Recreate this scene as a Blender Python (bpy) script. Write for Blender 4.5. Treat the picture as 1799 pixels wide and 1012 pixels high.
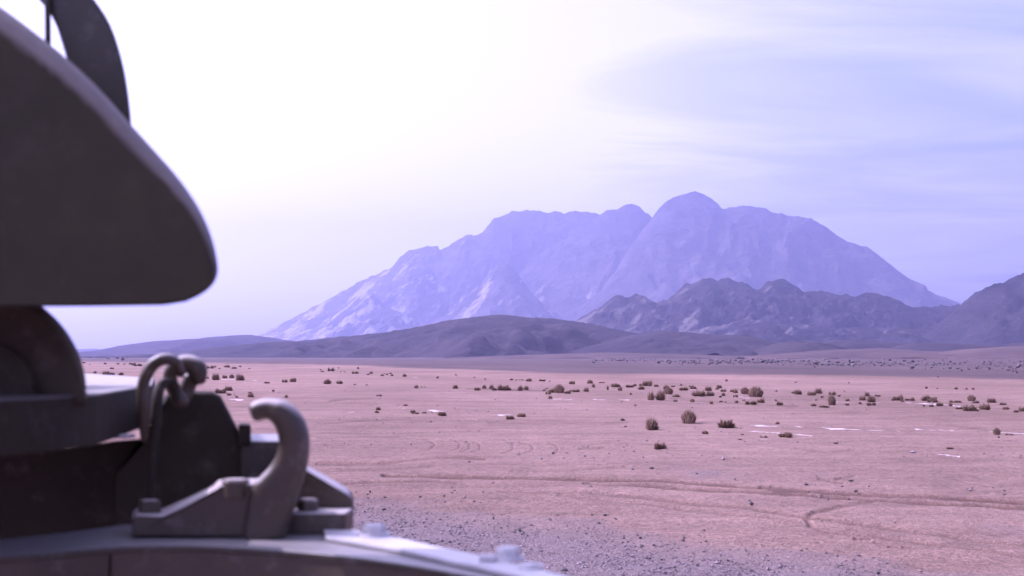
import bpy, bmesh, math, random
import numpy as np
from mathutils import Vector, Matrix
random.seed(7); rng = np.random.default_rng(11)
C = bpy.context.scene.collection
for o in list(bpy.data.objects): bpy.data.objects.remove(o)
sc = bpy.context.scene

# ------------------------------------------------------------------ camera
FPX, CX, CY, HZ = 2499.0, 899.5, 506.0, 625.0       # focal length in photo pixels, centre, eye-level row
CAMH = 1.6
PITCH = math.atan((HZ - CY) / FPX)
cd = bpy.data.cameras.new('camera'); cam = bpy.data.objects.new('camera', cd); C.objects.link(cam)
cd.sensor_width = 36.0; cd.lens = 36.0 * FPX / 1799.0
cam.location = (0, 0, CAMH); cam.rotation_euler = (math.radians(90) + PITCH, 0, 0)
cd.clip_start = 0.05; cd.clip_end = 60000
cd.dof.use_dof = True; cd.dof.focus_distance = 60.0; cd.dof.aperture_fstop = 6.8
sc.camera = cam

# ------------------------------------------------------------------ light
SUN_AZ, SUN_EL = math.radians(-76), math.radians(42)  # azimuth measured from the view direction (+Y), clockwise
sd = Vector((math.sin(SUN_AZ) * math.cos(SUN_EL), math.cos(SUN_AZ) * math.cos(SUN_EL), math.sin(SUN_EL)))
sl = bpy.data.lights.new('sun', 'SUN'); so = bpy.data.objects.new('sun', sl); C.objects.link(so)
sl.energy = 3.7; sl.angle = math.radians(0.5); sl.color = (1.0, 0.93, 0.84)
so.rotation_euler = (-sd).to_track_quat('-Z', 'Y').to_euler(); so.location = (0, 0, 50)

w = bpy.data.worlds.new('World'); sc.world = w; w.use_nodes = True
nt = w.node_tree; N = nt.nodes; L = nt.links; N.clear()
out = N.new('ShaderNodeOutputWorld'); bg = N.new('ShaderNodeBackground')
sky = N.new('ShaderNodeTexSky'); sky.sky_type = 'NISHITA'; sky.sun_disc = False
sky.sun_elevation = SUN_EL; sky.sun_rotation = SUN_AZ; sky.altitude = 900
sky.air_density = 1.0; sky.dust_density = 5.0; sky.ozone_density = 1.6
bg.inputs['Strength'].default_value = 0.15
tc = N.new('ShaderNodeTexCoord')
# thin cirrus veil: noise on the sky direction projected on a high flat layer
sep = N.new('ShaderNodeSeparateXYZ'); L.new(tc.outputs['Generated'], sep.inputs[0])
zc = N.new('ShaderNodeMath'); zc.operation = 'MAXIMUM'; zc.inputs[1].default_value = 0.0; L.new(sep.outputs[2], zc.inputs[0])
za = N.new('ShaderNodeMath'); za.operation = 'ADD'; za.inputs[1].default_value = 0.10; L.new(zc.outputs[0], za.inputs[0])
dx = N.new('ShaderNodeMath'); dx.operation = 'DIVIDE'; L.new(sep.outputs[0], dx.inputs[0]); L.new(za.outputs[0], dx.inputs[1])
dy = N.new('ShaderNodeMath'); dy.operation = 'DIVIDE'; L.new(sep.outputs[1], dy.inputs[0]); L.new(za.outputs[0], dy.inputs[1])
cmb = N.new('ShaderNodeCombineXYZ'); L.new(dx.outputs[0], cmb.inputs[0]); L.new(dy.outputs[0], cmb.inputs[1])
mp = N.new('ShaderNodeMapping'); mp.inputs['Rotation'].default_value = (0, 0, math.radians(24)); mp.inputs['Scale'].default_value = (0.6, 1.35, 1)
L.new(cmb.outputs[0], mp.inputs[0])
cn = N.new('ShaderNodeTexNoise'); cn.inputs['Scale'].default_value = 0.9; cn.inputs['Detail'].default_value = 7
cn.inputs['Roughness'].default_value = 0.55; cn.inputs['Distortion'].default_value = 0.9; L.new(mp.outputs[0], cn.inputs['Vector'])
cr = N.new('ShaderNodeMapRange'); cr.inputs[1].default_value = 0.40; cr.inputs[2].default_value = 0.72
cr.inputs[3].default_value = 0.12; cr.inputs[4].default_value = 0.85; L.new(cn.outputs[0], cr.inputs[0])
bank = N.new('ShaderNodeMapRange'); bank.interpolation_type = 'SMOOTHSTEP'   # whitens the left of the sky as veil cloud in place of sun glow
bank.inputs[1].default_value = .34; bank.inputs[2].default_value = -.14; bank.inputs[3].default_value = 0.0; bank.inputs[4].default_value = 1.0; L.new(sep.outputs[0], bank.inputs[0])
cov = N.new('ShaderNodeMath'); cov.operation = 'ADD'; cov.use_clamp = True; L.new(cr.outputs[0], cov.inputs[0]); L.new(bank.outputs[0], cov.inputs[1])
bw = N.new('ShaderNodeRGBToBW'); L.new(sky.outputs[0], bw.inputs[0])
cb = N.new('ShaderNodeVectorMath'); cb.operation = 'SCALE'; cb.inputs['Scale'].default_value = 2.5; L.new(bw.outputs[0], cb.inputs[0])
tint = N.new('ShaderNodeVectorMath'); tint.operation = 'MULTIPLY'; tint.inputs[1].default_value = (0.96, 0.98, 1.0); L.new(cb.outputs[0], tint.inputs[0])
mx = N.new('ShaderNodeMix'); mx.data_type = 'RGBA'; L.new(cov.outputs[0], mx.inputs[0]); L.new(sky.outputs[0], mx.inputs[6]); L.new(tint.outputs[0], mx.inputs[7])
L.new(mx.outputs[2], bg.inputs[0]); L.new(bg.outputs[0], out.inputs[0])

vs = sc.view_settings
vs.view_transform = 'Standard'; vs.look = 'None'; vs.gamma = 1.0; vs.use_curve_mapping = False
vs.exposure = 0.30
vs.use_white_balance = True; vs.white_balance_temperature = 5420; vs.white_balance_tint = 43  # the slide's violet cast
sc.cycles.volume_bounces = 1; sc.cycles.max_bounces = 8; sc.cycles.use_denoising = True

# ------------------------------------------------------------------ helpers
cp, sp_ = math.cos(PITCH), math.sin(PITCH)
def ray(px, py):
    a, b = (px - CX) / FPX, (CY - py) / FPX
    return Vector((a, cp - b * sp_, sp_ + b * cp))
def P(px, py, d):                       # the point seen at (px, py) at forward distance d
    r = ray(px, py); return Vector((r.x * d / r.y, d, CAMH + r.z * d / r.y))
def PZ(px, py, z):                      # the point seen at (px, py) on the level z
    r = ray(px, py); t = (z - CAMH) / r.z; return Vector((r.x * t, r.y * t, z))
def proj(x, y, z):
    zz = z - CAMH; dep = y * cp + zz * sp_; up = -y * sp_ + zz * cp
    return CX + FPX * x / dep, CY - FPX * up / dep

def _h(ix, iy, s):
    n = (ix.astype(np.int64) * 374761393 + iy.astype(np.int64) * 668265263 + s * 974634777) & 0xffffffff
    n = ((n ^ (n >> 13)) * 1274126177) & 0xffffffff
    n = n ^ (n >> 16)
    return (n & 0xffff) / 65535.0 * 2 * math.pi
def perlin(x, y, s=0):
    x0 = np.floor(x); y0 = np.floor(y); fx = x - x0; fy = y - y0
    u = fx ** 3 * (fx * (fx * 6 - 15) + 10); v = fy ** 3 * (fy * (fy * 6 - 15) + 10)
    def g(ix, iy, ax, ay):
        a = _h(ix, iy, s); return np.cos(a) * ax + np.sin(a) * ay
    n00 = g(x0, y0, fx, fy); n10 = g(x0 + 1, y0, fx - 1, fy); n01 = g(x0, y0 + 1, fx, fy - 1); n11 = g(x0 + 1, y0 + 1, fx - 1, fy - 1)
    return ((n00 * (1 - u) + n10 * u) * (1 - v) + (n01 * (1 - u) + n11 * u) * v) * 1.4
def fbm(x, y, o=4, s=0, g=0.5):
    t = 0; a = 1; f = 1
    for k in range(o): t = t + a * perlin(x * f, y * f, s + k); a *= g; f *= 2.03
    return t
def ridged(x, y, o=4, s=0, g=0.5):
    t = 0; a = 1; f = 1; n = 0
    for k in range(o): t = t + a * (1 - np.abs(perlin(x * f, y * f, s + k)) * 1.6); n += a; a *= g; f *= 2.1
    return t / n
def sstep(a, b, x):
    t = np.clip((x - a) / (b - a), 0, 1); return t * t * (3 - 2 * t)

def mat(name, base, rough=0.8, spec=0.3, coat=0.0):
    m = bpy.data.materials.new(name); m.use_nodes = True
    b = m.node_tree.nodes['Principled BSDF']
    b.inputs['Base Color'].default_value = (*base, 1); b.inputs['Roughness'].default_value = rough
    b.inputs['Specular IOR Level'].default_value = spec; b.inputs['Coat Weight'].default_value = coat
    return m, m.node_tree, b
def noise(t, scale, detail=5, rough=0.6, vec=None, kind='Object', sc3=None):
    tc = t.nodes.new('ShaderNodeTexCoord'); n = t.nodes.new('ShaderNodeTexNoise')
    n.inputs['Scale'].default_value = scale; n.inputs['Detail'].default_value = detail; n.inputs['Roughness'].default_value = rough
    src = tc.outputs[kind]
    if sc3:
        mpn = t.nodes.new('ShaderNodeMapping'); mpn.inputs['Scale'].default_value = sc3; t.links.new(src, mpn.inputs[0]); src = mpn.outputs[0]
    t.links.new(src, n.inputs['Vector']); return n.outputs['Fac']
def ramp(t, src, a, b, lo=0.3, hi=0.7):
    r = t.nodes.new('ShaderNodeValToRGB'); r.color_ramp.elements[0].position = lo; r.color_ramp.elements[1].position = hi
    r.color_ramp.elements[0].color = (*a, 1); r.color_ramp.elements[1].color = (*b, 1); t.links.new(src, r.inputs[0]); return r.outputs[0]
def mixc(t, fac, a, b, mode='MIX'):
    m = t.nodes.new('ShaderNodeMix'); m.data_type = 'RGBA'; m.blend_type = mode
    for sck, v in ((m.inputs[0], fac), (m.inputs[6], a), (m.inputs[7], b)):
        if isinstance(v, (int, float)): sck.default_value = v
        elif isinstance(v, tuple): sck.default_value = (*v, 1)
        else: t.links.new(v, sck)
    return m.outputs[2]
def mathn(t, op, a, b=None, clamp=False):
    m = t.nodes.new('ShaderNodeMath'); m.operation = op; m.use_clamp = clamp
    for i, v in enumerate((a, b)):
        if v is None: continue
        if isinstance(v, (int, float)): m.inputs[i].default_value = v
        else: t.links.new(v, m.inputs[i])
    return m.outputs[0]
def bump(t, b, h, strength, dist):
    n = t.nodes.new('ShaderNodeBump'); n.inputs['Strength'].default_value = strength; n.inputs['Distance'].default_value = dist
    t.links.new(h, n.inputs['Height']); t.links.new(n.outputs[0], b.inputs['Normal']); return n
def attr(t, name):
    a = t.nodes.new('ShaderNodeAttribute'); a.attribute_name = name; return a.outputs['Fac']

def obj(name, me, m=None, parent=None, smooth=True):
    if isinstance(me, bmesh.types.BMesh):
        bm = me; bmesh.ops.recalc_face_normals(bm, faces=bm.faces); me = bpy.data.meshes.new(name); bm.to_mesh(me); bm.free()
    o = bpy.data.objects.new(name, me); C.objects.link(o)
    if m: me.materials.append(m)
    me.shade_smooth() if smooth else me.shade_flat()
    if parent: o.parent = parent
    return o
def tag(o, label=None, cat=None, group=None, kind=None):
    if label: o['label'] = label
    if cat: o['category'] = cat
    if group: o['group'] = group
    if kind: o['kind'] = kind
    return o
def np_mesh(name, V, Fq):
    me = bpy.data.meshes.new(name); nv = len(V); nf, k = Fq.shape
    me.vertices.add(nv); me.vertices.foreach_set('co', V.astype(np.float32).ravel())
    me.loops.add(nf * k); me.loops.foreach_set('vertex_index', Fq.astype(np.int32).ravel())
    me.polygons.add(nf); me.polygons.foreach_set('loop_start', np.arange(0, nf * k, k, dtype=np.int32))
    me.update(calc_edges=True); return me
def grid_faces(nr, nc):
    i = np.arange((nr - 1) * (nc - 1)); r = i // (nc - 1); c = i % (nc - 1); a = r * nc + c
    return np.stack([a, a + 1, a + nc + 1, a + nc], 1)

# ------------------------------------------------------------------ ground
def relief(x, y):
    r = np.hypot(x, y)
    z = 0.020 * fbm(x / 1.1, y / 1.1, 3, 5) + 0.030 * fbm(x / 7.0, y / 7.0, 2, 9)
    z = z * sstep(3, 12, r) * (1 - 0.6 * sstep(60, 200, r)) + 0.16 * fbm(x / 60.0, y / 60.0, 2, 21) * sstep(60, 160, r) * (1 - sstep(1500, 3000, r))
    return z
def seg_mask(px, py, pts, wid, soft, ky=1.0):
    """1 inside a strip of half-width wid (photo px, vertical) round the polyline, falling over soft"""
    best = np.full(px.shape, 1e9)
    for (x0, y0), (x1, y1) in zip(pts[:-1], pts[1:]):
        lo, hi = min(x0, x1) - 40, max(x0, x1) + 40
        m = (px > lo) & (px < hi) & (py > min(y0, y1) - 40) & (py < max(y0, y1) + 40)
        if not m.any(): continue
        qx, qy = px[m], py[m]
        dx_, dy_ = (x1 - x0), (y1 - y0) * ky
        L2 = dx_ * dx_ + dy_ * dy_ + 1e-9
        t = np.clip(((qx - x0) * dx_ + (qy - y0) * ky * dy_) / L2, 0, 1)
        d = np.hypot((qx - x0 - t * dx_) * 0.45, (qy - y0) - t * (y1 - y0))
        best[m] = np.minimum(best[m], d)
    return 1 - sstep(wid, wid + soft, best)

rows = []
y_ = 8.0; rr = [0.6, 1.2, 2, 3, 4, 5, 6, 7, 8]
while rr[-1] < 420:
    r0 = rr[-1]; rr.append(r0 + max(0.03, r0 * r0 / (CAMH * FPX) * 1.15))
while rr[-1] < 8300: rr.append(rr[-1] * 1.12)
rr[-1] = 8500; rr = np.array(rr)
az = np.concatenate([np.arange(-180, -26, 6.0), np.arange(-26, -22, 0.6), np.arange(-22, 22, 0.058), np.arange(22, 26, 0.6), np.arange(26, 181, 6.0)])
az[-1] = 180
A, R = np.meshgrid(np.radians(az), rr)
GX, GY = R * np.sin(A), R * np.cos(A)
ppx, ppy = proj(GX, np.maximum(GY, 0.5), 0 * GX)
infr = (GY > 4)
px_, py_ = np.where(infr, ppx, -9999.0), np.where(infr, ppy, 9999.0)
wob = 3.0 * fbm(GX / 3.0, GY / 3.0, 3, 31) ; wobx = fbm(GX / 9.0, GY / 9.0, 2, 37)
# darker wheel ruts, and painted shadow along the pale arcs: (points, half width, softness, strength)
RUTS_SHADE = [
 ([(545,856),(640,846),(767,845),(800,847)], 1.2, 2.2, .55), ([(677,833),(767,835),(900,838),(1039,843),(1122,845),(1178,847),(1233,851),(1344,858),(1397,866),(1440,871)], 1.7, 2.0, .95),
 ([(1035,850),(1061,853),(1144,855),(1219,859),(1320,864),(1397,868)], 1.4, 2.0, .75), ([(1340,856),(1438,862),(1548,868),(1670,874),(1799,882),(1950,893)], 2.6, 2.4, 1.0),
 ([(1446,871),(1548,877),(1670,885),(1799,892),(1950,903)], 2.2, 2.6, .95), ([(560,814),(667,813),(710,808),(787,802),(850,805)], 1.2, 2.2, .5),
 ([(560,826),(680,824),(760,818)], 1.0, 2.0, .35),
 ([(880,864),(1055,869),(1122,874),(1233,887),(1317,894),(1411,908),(1444,910),(1522,922),(1633,936),(1799,956),(1950,976)], 1.3, 3.0, .5),
 ([(983,872),(1094,884),(1178,892),(1261,902),(1397,916)], 1.0, 2.6, .32),
 ([(1530,881),(1467,892),(1433,899),(1416,909),(1425,922),(1455,933),(1522,940),(1592,947),(1661,957),(1799,976),(1900,992)], 1.2, 3.2, .42),
 ([(900,828),(1000,826),(1100,822)], .8, 2.0, .25), ([(560,745),(640,740),(720,737)], .6, 1.6, .3), ([(580,705),(610,701),(655,700)], .8, 1.2, .5),
 ([(640,700),(760,704),(900,707),(1000,706)], .5, 1.4, .25), ([(860,743),(950,744),(1100,742)], .8, 2.2, .3), ([(1180,700),(1340,712),(1400,714)], .8, 1.6, .45),
 ([(1400,790),(1460,795),(1500,792)], 1., 2., .25), ([(820,683),(870,685),(960,687)], .6, .8, .7), ([(560,767),(700,765)], .6, 2, .25), ([(1500,835),(1470,842)], .8, 1.5, .5), ([(1440,842),(1480,848)], 1., 1.5, .5),
 ([(1650,745),(1799,760)], .8, 2.5, .3), ([(1020,789),(1060,787)], .6, 2, .4), ([(1503,946),(1528,947)], .8, .8, .8), ([(1538,952),(1552,953)], .9, .8, .9), ([(1562,960),(1576,960)], .7, .8, .8), ([(1587,960),(1602,961)], .8, .8, .8)]
PALE = [
 ([(640,716),(700,718),(750,721),(800,724),(850,728),(900,731),(983,733)], 1.0, 1.3, .7), ([(790,725),(850,729),(905,732)], 1.8, 1.2, .95), ([(970,700),(1060,702),(1105,703)], .5, .8, .7),
 ([(386,668),(449,669)], .6, .9, .8), ([(390,700),(425,703),(445,706)], .9, 1.0, .8), ([(545,708),(570,711)], .5, .9, .5), ([(545,722),(600,724),(650,727)], .5, 1.2, .4),
 ([(1263,754),(1328,757),(1360,761),(1426,766)], .9, 1.2, .7), ([(1336,773),(1385,774)], .7, .9, .8), ([(1381,749),(1466,753),(1580,757)], .7, .8, .95), ([(1310,747),(1381,750)], .4, .8, .7),
 ([(1609,753),(1700,755),(1751,758),(1799,761),(1900,768)], .6, .8, .8), ([(1491,772),(1560,774),(1617,778)], .6, 1., .8), ([(1650,801),(1686,804)], .6, .7, .9),
 ([(1267,696),(1328,700)], .8, .9, .8), ([(1385,700),(1440,705),(1507,707)], .6, .9, .7), ([(1540,706),(1609,709),(1660,712),(1711,716),(1799,722),(1880,728)], .9, 1., .85),
 ([(1533,856),(1562,859)], .8, .7, 1.), ([(1540,850),(1620,853),(1720,860)], 1.0, 5.0, .42), ([(1150,739),(1250,741),(1290,742)], .4, .9, .4), ([(1258,806),(1300,815),(1345,820)], 1., 3., .4), ([(718,662),(758,668)], .4, .6, .8), ([(1000,741),(1100,742)], .3, 1., .5),
 ]
for k, (cx_, cy_, rx_) in enumerate([(740,778,26),(790,779,20),(806,781,22),(822,782,24),(878,783,26),(905,785,34),(960,787,22)]):
    pts = [(cx_ + rx_ * math.cos(a) , cy_ + 11 * math.sin(a)) for a in np.linspace(-1.3, 1.3, 9)]
    PALE.append((pts, .3, .8, .30)); RUTS_SHADE.append(([(x - 2, y + 2.2) for x, y in pts], .3, .9, .30))  # dark offset copy paints the shadow beside each pale arc
rut_shade = np.zeros_like(GX); pale = np.zeros_like(GX)
wj = 1.2 * fbm(GX / 1.3, GY / 1.3, 2, 77)
brk = 0.68 + 0.32 * sstep(-.5, .3, fbm(GX / 1.7, GY / 5.0, 3, 41)); brk2 = (0.10 + 0.90 * sstep(-.30, .22, fbm(GX / 1.9, GY / 5.0, 4, 43))) * (.55 + .45 * sstep(-.4, .3, fbm(GX / .5, GY / 2.5, 3, 47)))
for pts, wd, sf, st in RUTS_SHADE: rut_shade = np.maximum(rut_shade, st * seg_mask(px_, py_ + wj * .5, pts, wd, sf))
rut_shade *= brk
for pts, wd, sf, st in PALE: pale = np.maximum(pale, st * seg_mask(px_, py_ + wj * .35, pts, wd, sf))
pale = sstep(.12, .62, pale * brk2 * (.75 + .9 * fbm(GX / .7, GY / 3.5, 3, 49)))
# gravel: near bank, far plain, patch
bx = [-900, 500, 620, 760, 900, 1039, 1189, 1317, 1411, 1536, 1633, 1744, 1850, 2400]; by = [880, 862, 868, 886, 905, 916, 944, 956, 964, 980, 994, 1006, 1020, 1100]
bl = np.interp(px_, bx, by)
gn = fbm(GX / .9, GY / .9, 4, 51); gl = fbm(GX / 4.5, GY / 4.5, 2, 53)
gravel = sstep(-2, 9, py_ - bl + 8 * gn + 5 * gl)
gravel *= 0.45 + 0.55 * sstep(0, 55, py_ - bl)
gravel = np.where(py_ > 1013, np.maximum(gravel, .9), gravel)
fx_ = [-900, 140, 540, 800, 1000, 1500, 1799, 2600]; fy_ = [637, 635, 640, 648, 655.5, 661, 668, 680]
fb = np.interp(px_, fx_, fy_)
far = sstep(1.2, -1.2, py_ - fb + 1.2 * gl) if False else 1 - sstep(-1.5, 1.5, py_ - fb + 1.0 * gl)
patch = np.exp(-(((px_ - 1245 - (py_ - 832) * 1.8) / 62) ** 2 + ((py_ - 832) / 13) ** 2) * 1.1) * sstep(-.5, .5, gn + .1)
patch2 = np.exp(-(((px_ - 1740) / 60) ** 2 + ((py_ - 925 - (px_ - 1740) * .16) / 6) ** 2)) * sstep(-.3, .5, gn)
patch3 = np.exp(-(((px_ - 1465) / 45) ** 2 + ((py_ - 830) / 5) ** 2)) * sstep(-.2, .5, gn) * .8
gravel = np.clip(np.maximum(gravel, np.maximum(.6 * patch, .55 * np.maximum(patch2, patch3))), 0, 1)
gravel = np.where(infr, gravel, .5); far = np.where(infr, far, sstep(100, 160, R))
GZ = relief(GX, GY) - 0.05 * rut_shade * (R < 60) + 0.012 * np.clip(gn, 0, 1) * gravel * (R < 30)
V = np.stack([GX.ravel(), GY.ravel(), GZ.ravel()], 1)
me = np_mesh('ground', V, grid_faces(len(rr), len(az)))
for nm, arr in (('rut_shade', rut_shade), ('pale', pale), ('gravel', gravel), ('far', far)):
    a = me.attributes.new(nm, 'FLOAT', 'POINT'); a.data.foreach_set('value', arr.astype(np.float32).ravel())
m_sand, t, b = mat('desert sand', (.4, .3, .25), .95, .15)
SAND_A, SAND_B = (.215, .134, .107), (.325, .206, .168)
c0 = ramp(t, noise(t, .09, 4, .6, sc3=(1, .35, 1)), SAND_A, SAND_B, .35, .65)
c1 = mixc(t, .5, c0, ramp(t, noise(t, 1.6, 6, .7), (.35, .35, .36), (.66, .64, .64), .3, .7), 'OVERLAY')
c1 = mixc(t, .6, c1, ramp(t, noise(t, 14, 5, .75), (.25, .24, .24), (.75, .75, .75), .35, .65), 'OVERLAY')
c1 = mixc(t, .18, c1, ramp(t, noise(t, .8, 4, .7, sc3=(.25, 1.8, 1)), (.30, .28, .28), (.70, .70, .70), .38, .62), 'OVERLAY')
c1 = mixc(t, .30, c1, ramp(t, noise(t, .35, 5, .65, sc3=(.35, 1.6, 1)), (.28, .27, .27), (.72, .72, .72), .32, .68), 'OVERLAY')
c2 = mixc(t, mathn(t, 'MULTIPLY', attr(t, 'rut_shade'), 1.0), c1, (.105, .054, .042))
gcol = ramp(t, noise(t, 38, 3, .75), (.10, .080, .088), (.31, .235, .235), .38, .66)
c3 = mixc(t, mathn(t, 'MULTIPLY', attr(t, 'gravel'), .8), c2, gcol)
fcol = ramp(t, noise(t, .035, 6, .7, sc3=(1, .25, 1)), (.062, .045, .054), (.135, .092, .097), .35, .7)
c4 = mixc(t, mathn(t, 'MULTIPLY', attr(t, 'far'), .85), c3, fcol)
pr = t.nodes.new('ShaderNodeMapRange'); pr.inputs[1].default_value = .35; pr.inputs[2].default_value = .62
t.links.new(mathn(t, 'ADD', mathn(t, 'MULTIPLY', attr(t, 'pale'), .72), mathn(t, 'MULTIPLY', mathn(t, 'SUBTRACT', noise(t, 2.6, 5, .75, sc3=(1, .5, 1)), .5), 1.3)), pr.inputs[0])
pm_ = mathn(t, 'MULTIPLY', pr.outputs[0], mathn(t, 'MULTIPLY', attr(t, 'pale'), 1.0))
c5 = mixc(t, mathn(t, 'MULTIPLY', pm_, .85), c4, (.72, .60, .58))
t.links.new(c5, b.inputs['Base Color'])
hb = mathn(t, 'ADD', mathn(t, 'MULTIPLY', noise(t, 3.0, 6, .65), .5), mathn(t, 'MULTIPLY', noise(t, 30, 3, .7), .2))
bump(t, b, hb, 1.0, .14)
tag(obj('ground', me, m_sand), kind='structure')

# ------------------------------------------------------------------ hills and mountains
def rock_mat(name, a, c, scale, streak=(1, 1, 2.2), bs=.6, bd=8.0, pc=None, pside=(0, 1, 1000)):
    m, t, b = mat(name, a, .95, .1)
    n1 = noise(t, scale, 8, .62, sc3=streak)
    col = ramp(t, n1, a, c, .35, .68)
    if pc:                                     # pale outcrop patches painted as if sunlit, mostly left and low
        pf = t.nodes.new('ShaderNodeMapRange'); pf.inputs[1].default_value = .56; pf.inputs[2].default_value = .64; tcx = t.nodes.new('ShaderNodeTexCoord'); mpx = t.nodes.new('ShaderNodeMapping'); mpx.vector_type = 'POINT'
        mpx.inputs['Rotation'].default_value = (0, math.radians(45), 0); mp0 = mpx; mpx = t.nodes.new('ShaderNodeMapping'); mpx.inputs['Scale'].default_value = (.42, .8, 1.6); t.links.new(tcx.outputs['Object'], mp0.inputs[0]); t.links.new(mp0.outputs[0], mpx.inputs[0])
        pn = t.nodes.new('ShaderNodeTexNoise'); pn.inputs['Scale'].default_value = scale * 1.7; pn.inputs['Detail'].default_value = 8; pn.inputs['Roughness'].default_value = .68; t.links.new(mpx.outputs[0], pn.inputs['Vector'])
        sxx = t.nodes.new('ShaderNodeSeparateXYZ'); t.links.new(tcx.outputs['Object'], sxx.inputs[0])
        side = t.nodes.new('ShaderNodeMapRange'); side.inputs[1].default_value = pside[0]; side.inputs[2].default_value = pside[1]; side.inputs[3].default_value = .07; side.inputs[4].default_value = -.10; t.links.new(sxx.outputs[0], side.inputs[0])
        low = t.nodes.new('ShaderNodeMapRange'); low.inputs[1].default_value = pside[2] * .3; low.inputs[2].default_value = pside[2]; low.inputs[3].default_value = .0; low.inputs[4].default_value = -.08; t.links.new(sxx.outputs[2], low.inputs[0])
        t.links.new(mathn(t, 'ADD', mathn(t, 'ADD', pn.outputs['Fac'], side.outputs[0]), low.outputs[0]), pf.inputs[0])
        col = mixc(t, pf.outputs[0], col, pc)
    col = mixc(t, .35, col, ramp(t, noise(t, scale * 6, 5, .7), (.3, .3, .3), (.7, .7, .7), .3, .7), 'OVERLAY')
    t.links.new(col, b.inputs['Base Color'])
    bump(t, b, noise(t, scale * 3, 8, .7, sc3=streak), bs, bd)
    return m
def crest(pts, D):
    W = [P(px, py, D) for px, py in pts]
    return np.array([p.x for p in W]), np.array([max(p.z, 0) for p in W])
def hill(name, layers, res, m, seed, rock=0.0, rs=100., spur=0.0, ss=300., warp=0.35, flatw=.12):
    """heightfield: each layer is a crest line (photo profile put at its own distance D) with real front and back slopes"""
    cs = [(crest(p, D), D, wf, wb, pw) for p, D, wf, wb, pw in layers]
    x0 = min(c[0][0][0] for c in cs); x1 = max(c[0][0][-1] for c in cs)
    y0 = min(c[1] - c[2] * 1.25 for c in cs); y1 = max(c[1] + c[3] * 1.1 for c in cs)
    nx = int((x1 - x0) / res) + 2; ny = int((y1 - y0) / (res * 1.15)) + 2
    X, Y = np.meshgrid(np.linspace(x0, x1, nx), np.linspace(y0, y1, ny))
    H = np.zeros_like(X)
    wx = fbm(X / ss, Y / ss, 4, seed); wy = fbm(X / ss, Y / ss, 4, seed + 40)
    sr = ridged(X / ss + .3 * wy, Y / (ss * 1.6), 4, seed + 80)
    rk = ridged(X / rs + .4 * wx, Y / rs, 5, seed + 120, .55)
    n_fine = 0; fine = None
    for (cx, cz), D, wf, wb, pw in cs:
        t = (Y - D); t = np.where(t < 0, -t / wf, t / wb)
        k = sstep(0.0, .35, t)                                     # 0 on the crest, 1 on the flanks
        xs = X + warp * ss * wx * k
        ux = np.linspace(cx[0], cx[-1], 400); uz = np.interp(ux, cx, cz); kk = max(3, int(400 * flatw))
        us = np.convolve(np.pad(uz, kk, mode='edge'), np.ones(kk) / kk, 'same')[kk:-kk]
        Z0 = np.interp(xs, cx, cz, left=0, right=0); Z1 = np.minimum(np.interp(xs, ux, us, left=0, right=0), Z0 * 1.3)
        k2 = sstep(.02, .22, t); Zc = Z0 * (1 - k2) + Z1 * k2
        tt = t * (1 + .28 * wy * k) - spur * (sr - .55) * k * t
        S = np.clip(1 - np.abs(tt), 0, 1) ** pw if pw < 1.5 else np.clip(1 - tt * tt, 0, 1) ** (pw - .5)
        h = Zc * S
        fine = ridged(X / (rs * .3) + .3 * wy, Y / (rs * .3), 4, seed + 160, .6) if n_fine == 0 else fine; n_fine = 1
        amp = rock * (Zc / (Zc.max() + 1e-6)) ** .5
        h = h + amp * ((rk - .72) * (.25 + .75 * k) + .32 * (fine - .72) * (.55 + .45 * k)) * np.minimum(1, h / (rock + 1e-6) * .8)
        H = np.maximum(H, h)
    H = np.where(H < .4, -1.5, H)
    V = np.stack([X.ravel(), Y.ravel(), H.ravel()], 1)
    F = grid_faces(ny, nx); keep = (H.ravel()[F] > -1).any(1); F = F[keep]
    used = np.unique(F); mp_ = np.zeros(len(V), np.int64); mp_[used] = np.arange(len(used))
    return tag(obj(name, np_mesh(name, V[used], mp_[F]), m), kind='structure')

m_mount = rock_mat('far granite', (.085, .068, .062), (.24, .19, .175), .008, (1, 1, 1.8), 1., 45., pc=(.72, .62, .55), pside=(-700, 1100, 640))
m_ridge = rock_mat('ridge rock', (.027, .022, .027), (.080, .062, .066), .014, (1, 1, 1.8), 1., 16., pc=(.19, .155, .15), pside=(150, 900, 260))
m_hill = rock_mat('dark stony hill', (.036, .028, .034), (.080, .058, .064), .02, (1, 1, 1.5), .9, 6.)
m_sandhill = rock_mat('sandy mound', (.085, .058, .060), (.15, .100, .092), .02, (1, 1, 1), .5, 2.)

G1 = [(420,612),(450,592),(475,578),(500,565),(530,550),(560,535),(600,513),(635,490),(660,482),(690,465),(702,450),(715,440),(740,436),(768,429),(774,440),(800,424),(820,411),(832,414),(848,409),(856,399),(868,384),(878,384),(890,376),(905,371),(930,369),(960,371),(1000,372),(1035,369),(1050,377),(1075,382),(1130,410),(1200,470),(1260,560),(1290,612)]
G2 = [(800,612),(840,575),(880,520),(920,472),(950,446),(970,432),(1000,414),(1030,396),(1052,378),(1066,368),(1085,366),(1097,358),(1108,357),(1122,362),(1134,371),(1146,380),(1180,420),(1230,490),(1280,560),(1300,612)]
G3 = [(930,612),(985,578),(1030,540),(1062,500),(1092,456),(1118,418),(1138,390),(1152,371),(1172,350),(1190,341),(1210,335),(1224,331),(1238,336),(1252,346),(1266,359),(1276,363),(1300,360),(1338,362),(1362,368),(1380,374),(1415,381),(1436,387),(1455,400),(1470,412),(1500,425),(1520,431),(1540,442),(1556,458),(1580,476),(1610,496),(1640,513),(1662,523),(1676,527),(1690,532),(1730,560),(1790,600),(1810,612)]
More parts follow.
